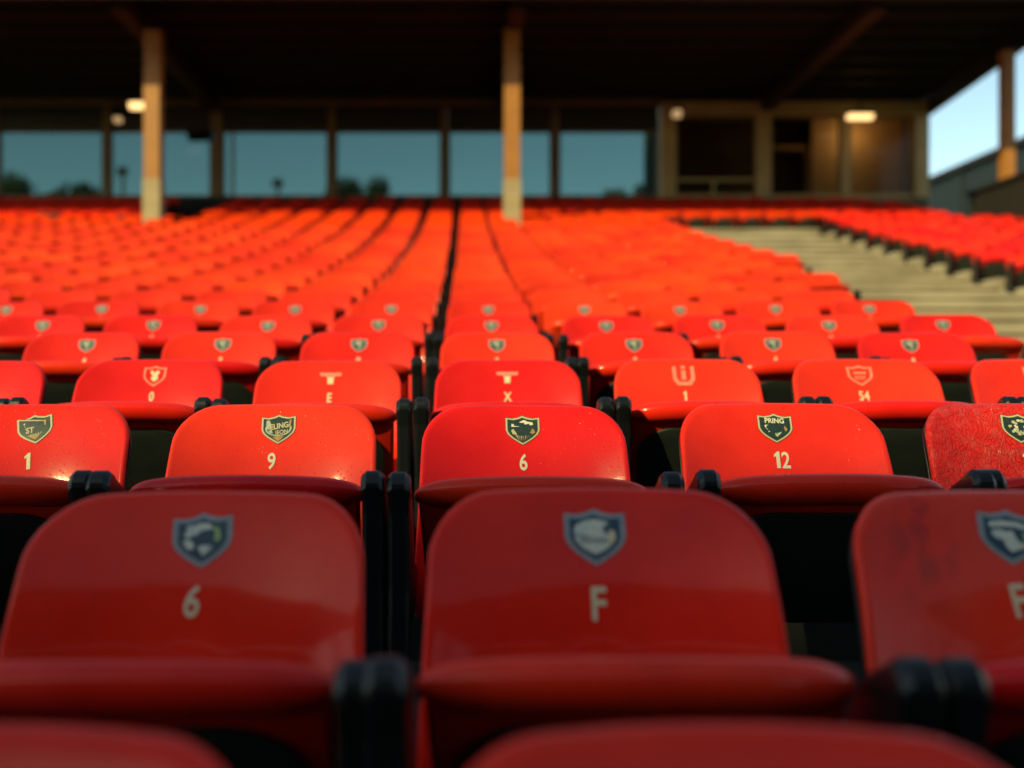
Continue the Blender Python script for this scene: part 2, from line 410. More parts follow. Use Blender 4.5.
def emblem(style, cz=-.062, rot=0.0, sx=.036, sz=.034, seed=0):
    mb = MB(); rnd = random.Random(seed); cx = 0
    A = dict(rot=rot)
    if style in ('navy_beast', 'navy_face', 'navy_mane'):
        shape(mb, SHIELD, cx, cz, sx, sz, M['silver'], .0012, **A)
        shape(mb, SHIELD, cx, cz, sx*.82, sz*.80, M['navy'], .0020, **A)
        if style == 'navy_beast':
            for p in BLOBS_BEAST: shape(mb, p, cx, cz, sx*.86, sz*.9, M['pale2'], .0027, **A)
            shape(mb, [(.34, .50), (.55, .48), (.66, .18), (.60, -.05), (.40, -.02), (.46, .2)], cx, cz, sx*.95, sz*.95, M['lime'], .0027, **A)
            shape(mb, [(.18, -.2), (.34, -.16), (.36, -.38), (.22, -.42)], cx, cz, sx, sz, M['silver'], .0027, **A)
        elif style == 'navy_face':
            for p in BLOBS_FACE: shape(mb, p, cx, cz, sx*.88, sz*.84, M['pale2'], .0027, **A)
            shape(mb, [(-.80, .30), (-.62, .10), (-.40, .34), (-.26, .22), (.02, .56), (.20, .24), (.34, .02), (.10, -.02), (-.4, -.02), (-.78, .02)], cx, cz, sx*.9, sz*.9, M['silver'], .0030, **A)
            shape(mb, [(-.16, .24), (.02, .50), (.14, .30), (.04, .20)], cx, cz, sx*.9, sz*.9, M['white'], .0034, **A)
            shape(mb, [(.30, .44), (.78, .60), (.74, .20), (.46, .12), (.32, .20)], cx, cz, sx*.9, sz*.9, M['navy'], .0032, **A)
            shape(mb, [(.46, .30), (.70, .26), (.74, .0), (.56, -.30), (.42, -.14), (.54, .10)], cx, cz, sx*.9, sz*.9, M['cream'], .0035, **A)
            for i in range(9):
                x = -.52+i*.13; hh = .10+.05*rnd.random()
                shape(mb, [(x, -.22), (x+.06, -.22), (x+.07, -.22+hh*1.6), (x+.01, -.22+hh*1.6)], cx, cz, sx*.9, sz*.9, M['dgreen'], .0034, **A)
        else:
            shape(mb, [(-.72, .56), (-.3, .66), (.3, .64), (.66, .52), (.60, .36), (.1, .44), (-.4, .40), (-.70, .36)], cx, cz, sx*.9, sz*.9, M['pale2'], .0027, **A)
            shape(mb, [(-.66, .22), (-.36, .30), (-.10, .22), (.10, .30), (.20, .0), (.34, -.20), (.30, -.46), (0, -.60), (-.18, -.40), (-.26, -.12), (-.48, -.08), (-.64, .04)], cx, cz, sx*.9, sz*.9, M['pale2'], .0030, **A)
            shape(mb, [(.44, .24), (.62, .20), (.66, -.08), (.46, -.04)], cx, cz, sx*.95, sz*.95, M['lime'], .0027, **A)
            shape(mb, [(.36, -.16), (.56, -.18), (.40, -.42), (.28, -.40)], cx, cz, sx*.95, sz*.95, M['cream'], .0027, **A)
    elif style in ('script', 'beast', 'letters', 'mottled', 'wing'):
        shape(mb, SHIELD, cx, cz, sx*1.03, sz*1.04, M['dgreen'], .0010, **A)
        shape(mb, SHIELD, cx, cz, sx, sz, M['ivory'], .0014, **A)
        shape(mb, SHIELD, cx, cz, sx*.89, sz*.88, M['dgreen'], .0019, **A)
        def P(x, z, q): c, s = math.cos(rot), math.sin(rot); return cx+(x*c-z*s)*sx, cz+(x*s+z*c)*sz
        if style == 'script':
            ring_poly(mb, [(math.cos(R(a))*.78, math.sin(R(a))*.52+.05) for a in range(0, 360, 20)], .86, cx, cz, sx, sz, M['pale'], .0024, **A)
            x, z = P(.05, .24, 0); text(mb, "ELING", x, z, sz*.40, M['ivory'], .0030, .03, .9, rot+.12, sx*.34)
            x, z = P(.18, -.24, 0); text(mb, "JEON", x, z, sz*.38, M['ivory'], .0030, .02, .9, rot+.1, sx*.34)
            shape(mb, [(-.80, .70), (-.60, .72), (-.40, .2), (-.62, -.02), (-.80, .1)], cx, cz, sx*.9, sz*.9, M['pale'], .0026, **A)
            shape(mb, [(-.66, -.1), (-.44, -.02), (-.36, -.3), (-.56, -.26)], cx, cz, sx*.9, sz*.9, M['pale'], .0026, **A)
            shape(mb, [(-.36, -.58), (0, -.50), (.36, -.58), (0, -.94)], cx, cz, sx*.9, sz*.9, M['gold'], .0026, **A)
            shape(mb, [(.70, .70), (.84, .74), (.80, .20), (.70, .16)], cx, cz, sx*.9, sz*.9, M['gold'], .0026, **A)
        elif style == 'beast':
            shape(mb, [(-.72, .50), (-.40, .42), (-.16, .66), (.10, .80), (.34, .66), (.66, .60), (.70, .44), (.40, .30), (.28, .10), (.06, .06), (-.10, -.12), (-.26, .10), (-.52, .26), (-.74, .26)], cx, cz, sx*.9, sz*.9, M['white'], .0025, **A)
            shape(mb, [(-.06, .52), (.12, .60), (.10, .44), (-.10, .36)], cx, cz, sx*.9, sz*.9, M['dgreen'], .0030, **A)
            shape(mb, [(.26, .48), (.48, .50), (.40, .36), (.22, .38)], cx, cz, sx*.9, sz*.9, M['dgreen'], .0030, **A)
            shape(mb, [(-.76, .0), (-.50, .16), (-.34, -.10), (-.44, -.34), (-.66, -.30)], cx, cz, sx*.9, sz*.9, M['ivory'], .0025, **A)
            shape(mb, [(.0, -.02), (.20, -.02), (.18, -.22), (.02, -.22)], cx, cz, sx*.9, sz*.9, M['white'], .0025, **A)
            shape(mb, [(.26, .06), (.40, .08), (.38, -.14), (.28, -.18)], cx, cz, sx*.9, sz*.9, M['white'], .0025, **A)
            shape(mb, [(.50, .18), (.74, .06), (.82, -.18), (.62, -.30), (.48, -.20)], cx, cz, sx*.9, sz*.9, M['gold'], .0025, **A)
            for i in range(7):
                x = -.50+i*.17
                shape(mb, [(x, -.34-.02*i % 3), (x+.09, -.30), (x*.5+.03, -.84)], cx, cz, sx*.88, sz*.88, M['gold' if i % 2 else 'ivory'], .0024, **A)
        elif style == 'letters':
            x, z = P(-.02, .52, 0); text(mb, "PRING", x, z, sz*.36, M['white'], .0030, .03, .9, rot, sx*.34)
            shape(mb, [(-.70, .22), (-.30, .30), (.02, .42), (.24, .20), (.36, .0), (.14, -.06), (-.04, .12), (-.30, .14), (-.66, .02)], cx, cz, sx*.9, sz*.9, M['white'], .0025, **A)
            shape(mb, [(-.62, -.06), (-.40, .04), (-.30, -.22), (-.48, -.34), (-.44, -.16)], cx, cz, sx*.9, sz*.9, M['white'], .0025, **A)
            shape(mb, [(.02, -.52), (.16, -.30), (.44, -.18), (.30, -.42), (.06, -.68)], cx, cz, sx*.9, sz*.9, M['pale'], .0025, **A)
            shape(mb, [(.44, .12), (.62, .20), (.78, -.04), (.66, -.26), (.58, -.06)], cx, cz, sx*.9, sz*.9, M['gold'], .0025, **A)
            shape(mb, [(-.06, -.30), (.04, -.28), (.04, -.62), (-.04, -.60)], cx, cz, sx*.9, sz*.9, M['lime'], .0025, **A)
        elif style == 'wing':
            for i in range(4):
                z = .54-i*.2
                shape(mb, [(-.72+.05*i, z), (-.30, z+.14), (-.10, z+.02), (-.36, z-.04), (-.66+.05*i, z-.10)], cx, cz, sx*.9, sz*.9, M['white' if i % 2 == 0 else 'pale'], .0025, **A)
            x, z = P(-.28, -.02, 0); text(mb, "ST", x, z, sz*.42, M['ivory'], .0030, .03, .9, rot, sx*.36)
            shape(mb, [(.0, .62), (.12, .64), (.16, .10), (.06, -.30), (-.02, .0)], cx, cz, sx*.9, sz*.9, M['pale'], .0025, **A)
            shape(mb, [(.26, .60), (.74, .62), (.70, .20), (.44, .16), (.40, .40), (.26, .44)], cx, cz, sx*.9, sz*.9, M['gold'], .0025, **A)
            shape(mb, [(-.5, -.44), (.1, -.20), (.62, -.10), (.3, -.46), (0, -.80)], cx, cz, sx*.9, sz*.9, M['gold'], .0024, **A)
            for i in range(5): shape(mb, [(-.30+i*.16, -.42+i*.03), (-.22+i*.16, -.36+i*.03), (-.26+i*.14, -.56+i*.02)], cx, cz, sx*.9, sz*.9, M['pale'], .0029, **A)
        else:
            for i in range(26):
                a = rnd.random()*6.28; rr = rnd.random()**.5*.58; x0 = rr*math.cos(a); z0 = rr*math.sin(a)*.85+.08
                k = 5; p = [(x0+(.07+.08*rnd.random())*math.cos(j*6.28/k+a), z0+(.06+.09*rnd.random())*math.sin(j*6.28/k+a)) for j in range(k)]
                shape(mb, p, cx, cz, sx, sz, M[rnd.choice(['pale', 'pale', 'white', 'ivory'])], .0025+.00004*i, **A)
    elif style == 'ghost_shield':
        ring_poly(mb, SHIELD, .84, cx, cz, sx, sz, M['faded'], .0012, **A)
        shape(mb, [(-.5, .5), (-.2, .62), (-.1, .3), (.2, .62), (.5, .5), (.3, .1), (.38, -.3), (0, -.6), (-.34, -.3), (-.2, .05)], cx, cz, sx*.9, sz*.9, M['cream'], .0012, **A)
    elif style == 'ghost_tee':
        shape(mb, [(-1, .5), (1, .5), (.96, .15), (.4, .10), (.3, -.15), (.3, -.75), (-.3, -.75), (-.3, -.15), (-.4, .1), (-.96, .15)], cx, cz, sx, sz*.9, M['faded'], .0012, **A)
        shape(mb, [(-.28, .0), (.28, .0), (.22, -.7), (-.22, -.7)], cx, cz, sx, sz*.9, M['cream'], .0017, **A)
    elif style == 'ghost_u':
        U = [(-1, .9), (-.66, .9), (-.66, -.25), (-.4, -.6), (.4, -.6), (.66, -.25), (.66, .9), (1, .9), (1, -.4), (.6, -.95), (-.6, -.95), (-1, -.4)]
        shape(mb, U, cx, cz, sx, sz, M['faded'], .0012, **A)
        shape(mb, [(-.2, .5), (.2, .5), (.22, -.4), (-.22, -.4)], cx, cz, sx, sz, M['faded'], .0012, **A)
        shape(mb, [(-.18, .95), (.18, .95), (.18, .64), (-.18, .64)], cx, cz, sx, sz, M['faded'], .0012, **A)
    elif style == 'ghost_crest':
        ring_poly(mb, SHIELD, .80, cx, cz, sx*1.15, sz, M['faded'], .0012, **A)
        shape(mb, [(-.6, .35), (.6, .35), (.55, .15), (-.55, .15)], cx, cz, sx, sz, M['faded'], .0012, **A)
        for i in range(4): shape(mb, [(-.5+i*.27, -.05), (-.32+i*.27, -.02), (-.36+i*.22, -.42), (-.44+i*.22, -.4)], cx, cz, sx, sz, M['faded'], .0012, **A)
    elif style == 'small':
        shape(mb, SHIELD, cx, cz, sx*.85, sz*.85, M['silver'], .0012, **A)
        shape(mb, SHIELD, cx, cz, sx*.66, sz*.66, M['dgreen'], .0018, **A)
        shape(mb, BLOBS_BEAST[0], cx, cz, sx*.72, sz*.72, M['pale'], .0024, **A)
        shape(mb, [(.28, .4), (.5, .35), (.45, -.05), (.3, .0)], cx, cz, sx*.8, sz*.8, M['pale'], .0024, **A)
    return mb.mesh("emblem")
ONE = [(-.13, -.5), (.10, -.5), (.10, .5), (-.04, .5), (-.26, .30), (-.26, .16), (-.13, .22)]
def number(s, cz, h, m='cream', bold=.02, sx=.8, rot=0.0, cx=0.0):
    mb = MB(); adv = {'1': .34}
    wd = [adv.get(c, .58) for c in s]; x = -sum(wd)/2
    for c, w_ in zip(s, wd):
        px_ = (x+w_/2)*h; x += w_; ox = px_*math.cos(rot); oz = px_*math.sin(rot)
        if c == '1': shape(mb, ONE, cx+ox, cz+oz, h, h, M[m], .0013, rot)
        else: text(mb, c, cx+ox, cz+oz, h, M[m], .0013, bold, sx, rot, h*1.0)
    return mb.mesh("seat_number")

# ------------------------------------------------------------------ rows of the stand
D0 = 1.26; DP = .80; NR = 26
H = {0: -.235, 1: -.144, 2: -.058, 3: .047, 4: .162, 5: .272}; Y = {0: .66}
for n_ in range(6, NR+1): H[n_] = H[n_-1]+.122+.0046*(n_-6)
for n_ in range(1, NR+1): Y[n_] = D0+DP*(n_-1)
def px(X, d): return 466+1000*X/d
ORD = ["front", "first", "second", "third", "fourth", "fifth", "sixth", "seventh", "eighth", "ninth", "tenth", "eleventh", "twelfth", "thirteenth", "fourteenth", "fifteenth", "sixteenth", "seventeenth", "eighteenth", "nineteenth", "twentieth", "twenty-first", "twenty-second", "twenty-third", "twenty-fourth", "twenty-fifth", "twenty-sixth", "twenty-seventh"]

def put_seat(loc, rz, key, lod, label, group, em=None, num=None, seatlabel=None, name="stadium_seat"):
    t = link(name, None, None, loc, (0, 0, rz), label, "seat", group); t.empty_display_size = .1
    ms = SM[(key, lod)]
    link("backrest", ms['backrest'], t)
    if lod == 0: link("back_shell", ms['back_shell'], t)
    p = link("seat_pan", ms['seat_pan'], t)
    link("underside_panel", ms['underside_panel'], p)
    for s in (-1, 1): link("armrest", BR[lod], t, (s*BX, 0, 0))
    if em: link("emblem", em, t)
    if num: link("seat_number", num, t)
    return t

jit = random.Random(3)
def base_loc(X, n, dy=0): return (X, Y[n]+dy+jit.uniform(-.004, .004), ZC+H[n]+jit.uniform(-.003, .003))
G1 = "red tip-up stadium seats"
# row 0: blurred tops at the bottom edge
put_seat(base_loc(-.323, 0), 0, 'red', 0, "nearest seat at bottom left, only its blurred red backrest top showing", G1)
put_seat(base_loc(.172, 0), 0, 'red', 0, "nearest seat at bottom right, wide blurred red backrest top only", G1)
# row 1
put_seat(base_loc(-.324, 1), R(.5), 'red', 0, "large shaded red seat with navy shield above a cream 6, left foreground", G1,
         emblem('navy_beast', -.055, R(4), .0365, .031), number("6", -.122, .036, 'cream', .015, .85, R(-5), -.003))
put_seat(base_loc(.158, 1), 0, 'red', 0, "large shaded red seat marked with a cream letter F, centre foreground", G1,
         emblem('navy_face', -.055, 0, .0375, .032), number("F", -.128, .037, 'cream', .02, .85, 0))
put_seat(base_loc(.668, 1), R(-2), 'red_smudged', 0, "smudged dusty red seat at right edge, marked F, cut by the frame", G1,
         emblem('navy_mane', -.052, R(-6), .0365, .031), number("F", -.122, .037, 'cream', .02, .85, R(4), -.006))
# row 2
row2 = [(-.877, "sharp red seat at left edge with crest and cream number 1", 'wing', "1", 'cream', R(12), 'red_drops', R(1.5), 0),
        (-.381, "sharp red seat marked with white number 9, left of the centre seat", 'script', "9", 'white', R(3), 'red_drops', 0, -.008),
        (.115, "sharp sunlit orange-red seat marked with white number 6 in the centre", 'beast', "6", 'white', 0, 'red_drops', 0, 0),
        (.628, "sharp red seat with raised front lip, marked with white number 12", 'letters', "12", 'white', R(-2), 'red_drops', 0, .006),
        (1.125, "cracked and wrinkled red seat marked 11 at the right edge", 'mottled', "11", 'white', R(-6), 'red_cracked', R(-3), .006)]
for i, (X, lab, em, num, nm, rot, key, rz, nx) in enumerate(row2):
    put_seat(base_loc(X, 2), rz, key, 0, lab, G1, emblem(em, -.050, rot, .0345, .0285, seed=i), number(num, -.112, .032, nm, .02, .8, rot*.8, nx))
# row 3
row3 = [(-3, 'small', None, "red seat cut by left edge, third row, only half its crest showing"),
        (-2, 'ghost_shield', "0", "orange-red seat with faded shield over a pale 0, behind seats 1 and 9"),
        (-1, 'ghost_tee', "E", "orange-red seat with faded T mark and small E, behind seat 9"),
        (0, 'ghost_tee', "X", "orange-red seat with faded T mark and small X, behind centre seat 6"),
        (1, 'ghost_u', "1", "red seat with faded U mark over a pale 1, between seats 6 and 12"),
        (2, 'ghost_crest', "54", "red seat with faded crest outline over pale digits, behind and right of seat 12"),
        (3, 'ghost_crest', "6", "red seat with faded crest outline at right edge, behind cracked seat")]
for j, em, num, lab in row3:
    put_seat(base_loc(.117+.5*j, 3), R(-j*.6), 'red', 0, lab, G1, emblem(em, -.048, 0, .031, .029, seed=j), number(num, -.105, .026, 'cream', .02, .8) if num else None)

small_em = emblem('small', -.050, 0, .034, .029); nums = [number(c, -.108, .028, 'cream', .02, .8) for c in "18204"]
JMAX = lambda n: 3 if n <= 4 else 4 if n <= 8 else 5 if n <= 11 else 6
cands = []          # (score, X, y, rz, n, area, index)
def wedge(d): return -.56*d-1.0
for n in range(4, NR+1):
    d = Y[n]
    rowx = []
    j = 0
    jr = JMAX(n) if n <= 21 else int((6.2-.117)/.5)
    for j in range(-28, jr+1):
        X = .117+.5*j*(1+(.012*max(0, d-4.5) if j < 0 else 0))
        lim = wedge(d) if n <= 21 else -5.1
        if X < lim: continue
        rz = -R(1.0)*max(-6, min(6, X))
        cands.append([X, d, rz, n, 'main', j])
    if n >= 22:
        k = 0; X = -6.3
        while X > -10.4: cands.append([X, d, R(6), n, 'left', k]); X -= .5; k += 1
    if n >= 12:
        k = 0; X = 5.75+(d-11)*.10
        top = 9.9 if n <= 21 else 8.7
        while X < top: cands.append([X+jit.uniform(-.03,.03), d+jit.uniform(-.05,.03), -R(12+jit.uniform(-7,7)), n, 'right', k]); X += .5; k += 1
# near seats just outside the frame as filler
for n in range(1, 4):
    for j in (-6, -5, -4, 4):
        if n == 1 and j not in (-4,): continue
        if n == 1: cands.append([-.329-.5, Y[1], 0, 1, 'out', 0]); continue
        if n == 2 and j == -4: cands.append([-1.377, Y[2], 0, 2, 'out', 0]); continue
        if n == 2 and j == 4: cands.append([1.625, Y[2], 0, 2, 'out', 0]); continue
        if n == 3 and j == 4: continue
        if j < -3 and not (n == 2 and j == -3): cands.append([.117+.5*j, Y[n], 0, n, 'out', 0])
inview = []
rest = []
for c in cands:
    x0, x1 = px(c[0]-.2, c[1]), px(c[0]+.2, c[1])
    vis = x1 > 2 and x0 < 1022 and c[4] != 'out'
    bonus = 1.8 if c[4] == 'right' else (1.3 if (c[4] == 'main' and c[3] <= 21 and c[5] == JMAX(c[3])) else 1)
    sc_ = bonus/c[1]**2
    (inview if vis else rest).append((sc_, c))
inview.sort(key=lambda t: -t[0])
LIMIT = 300-17
rest = [c for _, c in rest]+[c for _, c in inview[LIMIT:]]
def side_words(j):
    if j == 0: return "directly on the centre column"
    return ORD[abs(j)]+" seat "+("left" if j < 0 else "right")+" of centre column"
GROUPS = {'main': "orange-red seats in the long central rows", 'wing': "orange-red seats of the left wing", 'right': "red seats beyond the concrete steps", 'left': "shaded seats at far left back"}
def tone(n, area): return 'red' if area in ('right', 'left') or n >= 23 else 'red_sunlit1' if n <= 7 else 'red_sunlit2'
# per-area ordinal of each visible left-wing seat counted from its gap
for _, c in inview[:LIMIT]:
    X, d, rz, n, area, k = c
    if area == 'main': lab = "orange-red seat, "+ORD[n+1]+" row back, "+side_words(k)
    elif area == 'wing': lab = "orange-red seat in left wing, "+ORD[n+1]+" row back, "+ORD[k+1]+" outward from the central block"
    elif area == 'right': lab = "red seat across the concrete steps, "+ORD[n-11]+" row up, "+ORD[k+1]+" from the gangway"
    else: lab = "shaded red seat at far left back, "+ORD[n+1]+" row back, "+ORD[k+1]+" outward"
    em = small_em if n <= 6 else None
    nm = nums[(n*3+k) % 5] if n <= 6 else None
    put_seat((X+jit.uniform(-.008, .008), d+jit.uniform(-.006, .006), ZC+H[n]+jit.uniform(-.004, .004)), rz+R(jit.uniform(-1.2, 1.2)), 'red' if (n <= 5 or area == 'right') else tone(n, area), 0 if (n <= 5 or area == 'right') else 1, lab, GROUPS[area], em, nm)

# the remaining far seats: one object
def np_mesh(me):
    me.calc_loop_triangles()
    v = np.empty(len(me.vertices)*3); me.vertices.foreach_get("co", v); v = v.reshape(-1, 3)
    f = [tuple(p.vertices) for p in me.polygons]; return v, f
parts = [(np_mesh(SM[('red', 2)]['backrest']), 0, 0), (np_mesh(SM[('red', 2)]['seat_pan']), 0, 0), (np_mesh(SM[('red', 2)]['underside_panel']), 1, 0), (np_mesh(BR[2]), 2, -BX), (np_mesh(BR[2]), 2, BX)]
VV = []; FF = []; MI = []; off = 0
for X, d, rz, n, area, k in rest:
    rz += R(jit.uniform(-1.2, 1.2)); c, s = math.cos(rz), math.sin(rz); ox, oy, oz = X+jit.uniform(-.008, .008), d+jit.uniform(-.006, .006), ZC+H[n]+jit.uniform(-.004, .004)
    for (v, f), mi, dx in parts:
        x = v[:, 0]+dx; y = v[:, 1]; z = v[:, 2]
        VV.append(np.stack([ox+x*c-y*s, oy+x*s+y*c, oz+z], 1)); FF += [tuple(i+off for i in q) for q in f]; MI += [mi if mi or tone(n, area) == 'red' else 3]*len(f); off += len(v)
me = bpy.data.meshes.new("far_seats"); me.from_pydata(np.concatenate(VV).tolist(), [], FF)
for m in ('red', 'panel', 'black', 'red_sunlit2'): me.materials.append(M[m])
me.polygons.foreach_set("material_index", MI); me.polygons.foreach_set("use_smooth", [m != 2 for m in MI]); me.update()
link("far_seats", me, None, label="dense mass of small orange-red and red seats filling the upper back rows", cat="seats", kind="stuff")

# ------------------------------------------------------------------ terrace, steps, ground
mb = MB()
edges = [-.75, -.02, .40, ]
XL, XR = -14.0, 10.2
def tread(n): return ZC+H[n]-.62
front = {0: .16, 1: .70}
for n in range(2, NR+1): front[n] = Y[n]-.48
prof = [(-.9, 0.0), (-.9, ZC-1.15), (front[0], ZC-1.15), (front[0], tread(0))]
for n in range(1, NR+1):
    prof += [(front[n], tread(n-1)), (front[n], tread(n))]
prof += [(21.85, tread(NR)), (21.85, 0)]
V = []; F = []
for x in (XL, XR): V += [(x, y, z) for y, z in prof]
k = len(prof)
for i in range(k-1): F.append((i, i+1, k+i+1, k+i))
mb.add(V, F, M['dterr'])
for b0 in (0, k):
    for i in range(1, k-1):
        pass
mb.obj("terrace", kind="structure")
# concrete gangway steps between the central block and the right-hand block
mb = MB()
for n in range(4, 23):
    left = .117+.5*(JMAX(min(n, 21)))+.27
    nxt = .117+.5*(JMAX(min(n+1, 21)))+.27
    right = 5.47+(Y[n]-11)*.10 if n >= 12 else 10.1
    z = ZC+H[n]-(.44 if n < 22 else .40)
    y0 = front[n]-.10; y1 = front[n+1]-.10 if n < 22 else front[n+1]-.10
    mb.box(left, right, y0, y1-.003, tread(n)-.5, z-.045, M['concrete'])
    mb.box(left, right, y0-.022, y1-.025, z-.045, z, M['concrete'])
mb.obj("gangway_steps", kind="structure")
mb = MB()
for n in range(12, 27):                       # treads under the right-hand block
    y0 = front[n]-.10; z = ZC+H[n]-.37
    if n <= 21: mb.box(5.475+(Y[n]-11)*.10, 10.1, y0, y0+.797, tread(n)-.5, z, M['concrete'])
mb.obj("side_terrace", kind="structure")
mb = MB(); mb.add([(-900, -900, 0), (900, -900, 0), (900, 1400, 0), (-900, 1400, 0)], [(0, 1, 2, 3)], M['grass']); mb.obj("ground", kind="structure")

# ------------------------------------------------------------------ roof canopy on posts
ZR = ZC+5.96; RF, RB = 15.45, 22.6
roof = link("roof_canopy", None, None, (0, 19, ZR), None, "dark roof canopy over the back rows carried on ochre steel posts", "roof")
def rel(o, par): o.location = -Vector(par.location); return o
mb = MB(); XRF = 9.75; XRB = 10.25
P = [(-15, RF), (XRF, RF), (XRB, RB), (-15, RB)]
V = [(x, y, ZR+.22) for x, y in P]+[(x, y, ZR+.34) for x, y in P]
mb.add(V, [(0, 1, 2, 3), (4, 7, 6, 5), (0, 4, 5, 1), (1, 5, 6, 2), (2, 6, 7, 3), (3, 7, 4, 0)], M['roof'])
rel(mb.obj("roof_deck", roof), roof)
mb = MB(); mb.box(-15, XRF, RF-.06, RF-.003, ZR-.13, ZR+.40, M['roof']); rel(mb.obj("front_fascia", roof), roof)
mb = MB()
V = [(XRF-.10, RF, ZR-.10), (XRF+.04, RF, ZR-.10), (XRB+.04, RB, ZR-.22), (XRB-.10, RB, ZR-.22)]
V += [(x, y, ZR+.21) for x, y, z in V]
mb.add(V, [(0, 1, 2, 3), (4, 7, 6, 5), (0, 4, 5, 1), (1, 5, 6, 2), (2, 6, 7, 3), (3, 7, 4, 0)], M['steel']); rel(mb.obj("side_fascia", roof), roof)
for i in range(9):
    y = RF+.45+i*.80
    mb = MB(); mb.box(-15, XRF-.15, y, y+.07, ZR+.10, ZR+.218, M['steel']); rel(mb.obj("purlin", roof), roof)
POST = [(-5.42, 'a'), (.80, 'b')]
RAFT = [-12.0, -5.52, .82, 6.55]
for x in RAFT:
    mb = MB(); mb.box(x-.09, x+.09, RF+.4, 22.0, ZR-.14, ZR+.098, M['rafter']); mb.box(x-.13, x+.13, RF+.4, 22.0, ZR-.17, ZR-.142, M['rafter'])
    rel(mb.obj("rafter", roof), roof)
def floor_at(y):
    z = 0
    for n in range(0, NR+1):
        if front[n] <= y: z = tread(n)
    return z
for x, y, zs in ((-5.23, 16.75, 3.28), (.77, 16.75, 3.28), (9.60, 17.75, 9)):
    zb = floor_at(y) if x < 9 else ZC+3.38
    p = link("support_post", None, roof); p.location = Vector((x, y, zb))-Vector(roof.location)
    hh = ZR-.17-zb; zsplit = (ZC+zs)-zb if zs < 9 else 0
    w_, wf = (.130, .020) if x < 9 else (.10, .018)
    mb = MB()
    a = zsplit if zsplit else 0
    # H-section post
    for (x0, x1, y0, y1) in ((-w_, w_, -w_, -w_+wf), (-w_, w_, w_-wf, w_), (-.018, .018, -w_+wf, w_-wf), (-w_, -w_+wf, -w_+wf+.001, w_-wf-.001), (w_-wf, w_, -w_+wf+.001, w_-wf-.001)):
        mb.box(x0, x1, y0, y1, a, hh, M['post'])
    mb.obj("shaft", p)
    if zsplit:
        mb = MB(); mb.box(-w_-.012, w_+.012, -w_-.012, w_+.012, 0, zsplit, M['postw']); mb.obj("base_sleeve", p)
    mb = MB(); mb.box(-w_-.05, w_+.05, -w_-.05, w_+.05, hh-.03, hh-.001, M['steel']); mb.obj("cap_plate", p)

# ------------------------------------------------------------------ glazed screen behind the last row
YW = 22.0; ZB = ZC+3.93; ZT = ZC+5.40; ZH = ZC+5.93
def wx(p): return (p-466)*.022
scr = link("window_screen", None, None, (-4, YW, 0), None, "long tinted glass screen with bronze mullions behind the last seats", "window wall")
xs = [wx(p) for p in (-230, -118, -4, 107, 217, 332, 445, 555, 664)]
mb = MB(); mb.box(xs[0], xs[-1]-.11, YW-.02, YW+.18, 0, ZB, M['darkwall']); rel(mb.obj("parapet", scr), scr)
mb = MB(); mb.box(xs[0], xs[-1]-.11, YW-.12, YW+.22, ZH, ZH+.13, M['mull']); rel(mb.obj("header_beam", scr), scr)
for i, x in enumerate(xs[:-1]):
    wdt = .13 if i == 4 else .085
    mb = MB(); mb.box(x-wdt, x+wdt, YW-.06, YW+.10, ZB+.003, ZH-.002, M['mull']); rel(mb.obj("mullion", scr), scr)
for i in range(len(xs)-1):
    a = xs[i]+(.13 if i == 4 else .085)+.002; b_ = xs[i+1]-(.13 if i+1 == 4 else .085)-.002
    if i == len(xs)-2: b_ = xs[-1]-.14
    f = link("window", None, scr)
    mb = MB()
    mb.box(a, b_, YW, YW+.05, ZB+.003, ZB+.05, M['mull']); mb.box(a, b_, YW, YW+.05, ZT-.05, ZT, M['mull'])
    mb.box(a, a+.035, YW, YW+.05, ZB+.051, ZT-.051, M['mull']); mb.box(b_-.035, b_, YW, YW+.05, ZB+.051, ZT-.051, M['mull'])
    if i == 4: mb.box(a+.18, a+.24, YW, YW+.05, ZB+.051, ZT-.051, M['mull'])
    bpy.data.objects.remove(f)
    f = rel(mb.obj("window_frame", scr), scr)
    mb = MB(); mb.box(a+.036, b_-.036, YW+.02, YW+.028, ZB+.052, ZT-.052, M['glass']); mb.obj("pane", f)
    mb = MB(); mb.box(a, b_, YW-.01, YW+.04, ZT+.002, ZH-.003, M['fascia']); rel(mb.obj("header_panel", scr), scr)
# press box on the right
XB0, XB1 = wx(660), wx(927)
box_ = link("press_box", None, None, (7, YW, 0), None, "glazed beige-framed press box at the back right under the roof", "press box")
def bp_(name, fn, par=box_):
    mb = MB(); fn(mb); o = mb.obj(name, par)
    if par is box_: rel(o, par)
    return o
bp_("base_wall", lambda m: m.box(XB0, XB1, YW-.03, YW+.15, 0, ZB-.02, M['room']))
bp_("floor_slab", lambda m: m.box(XB0, XB1, YW+.152, YW+2.0, ZB-.5, ZB-.35, M['room']))
bp_("header", lambda m: m.box(XB0, XB1, YW-.16, YW+.15, ZC+5.72, ZC+6.0, M['beige']))
bp_("back_wall", lambda m: m.box(XB0, XB1, YW+1.9, YW+2.0, ZB-.348, ZH+.1, M['room']))
bp_("end_wall", lambda m: m.box(XB1-.10, XB1, YW+.152, YW+1.898, ZB-.348, ZH+.1, M['room']))
bp_("party_wall", lambda m: m.box(XB0, XB0+.10, YW+.152, YW+1.898, ZB-.348, ZH+.1, M['room']))
bp_("ceiling_panel", lambda m: m.box(XB0+.002, XB1-.002, YW+.152, YW+2.0, ZH+.102, ZH+.15, M['roof']))
pxs = [668, 763, 845, 921]
for p, wd in zip(pxs, (.17, .16, .10, .15)):
    bp_("mullion", lambda m: m.box(wx(p)-wd, wx(p)+wd, YW-.08, YW+.10, ZB-.018, ZC+5.718, M['beige']))
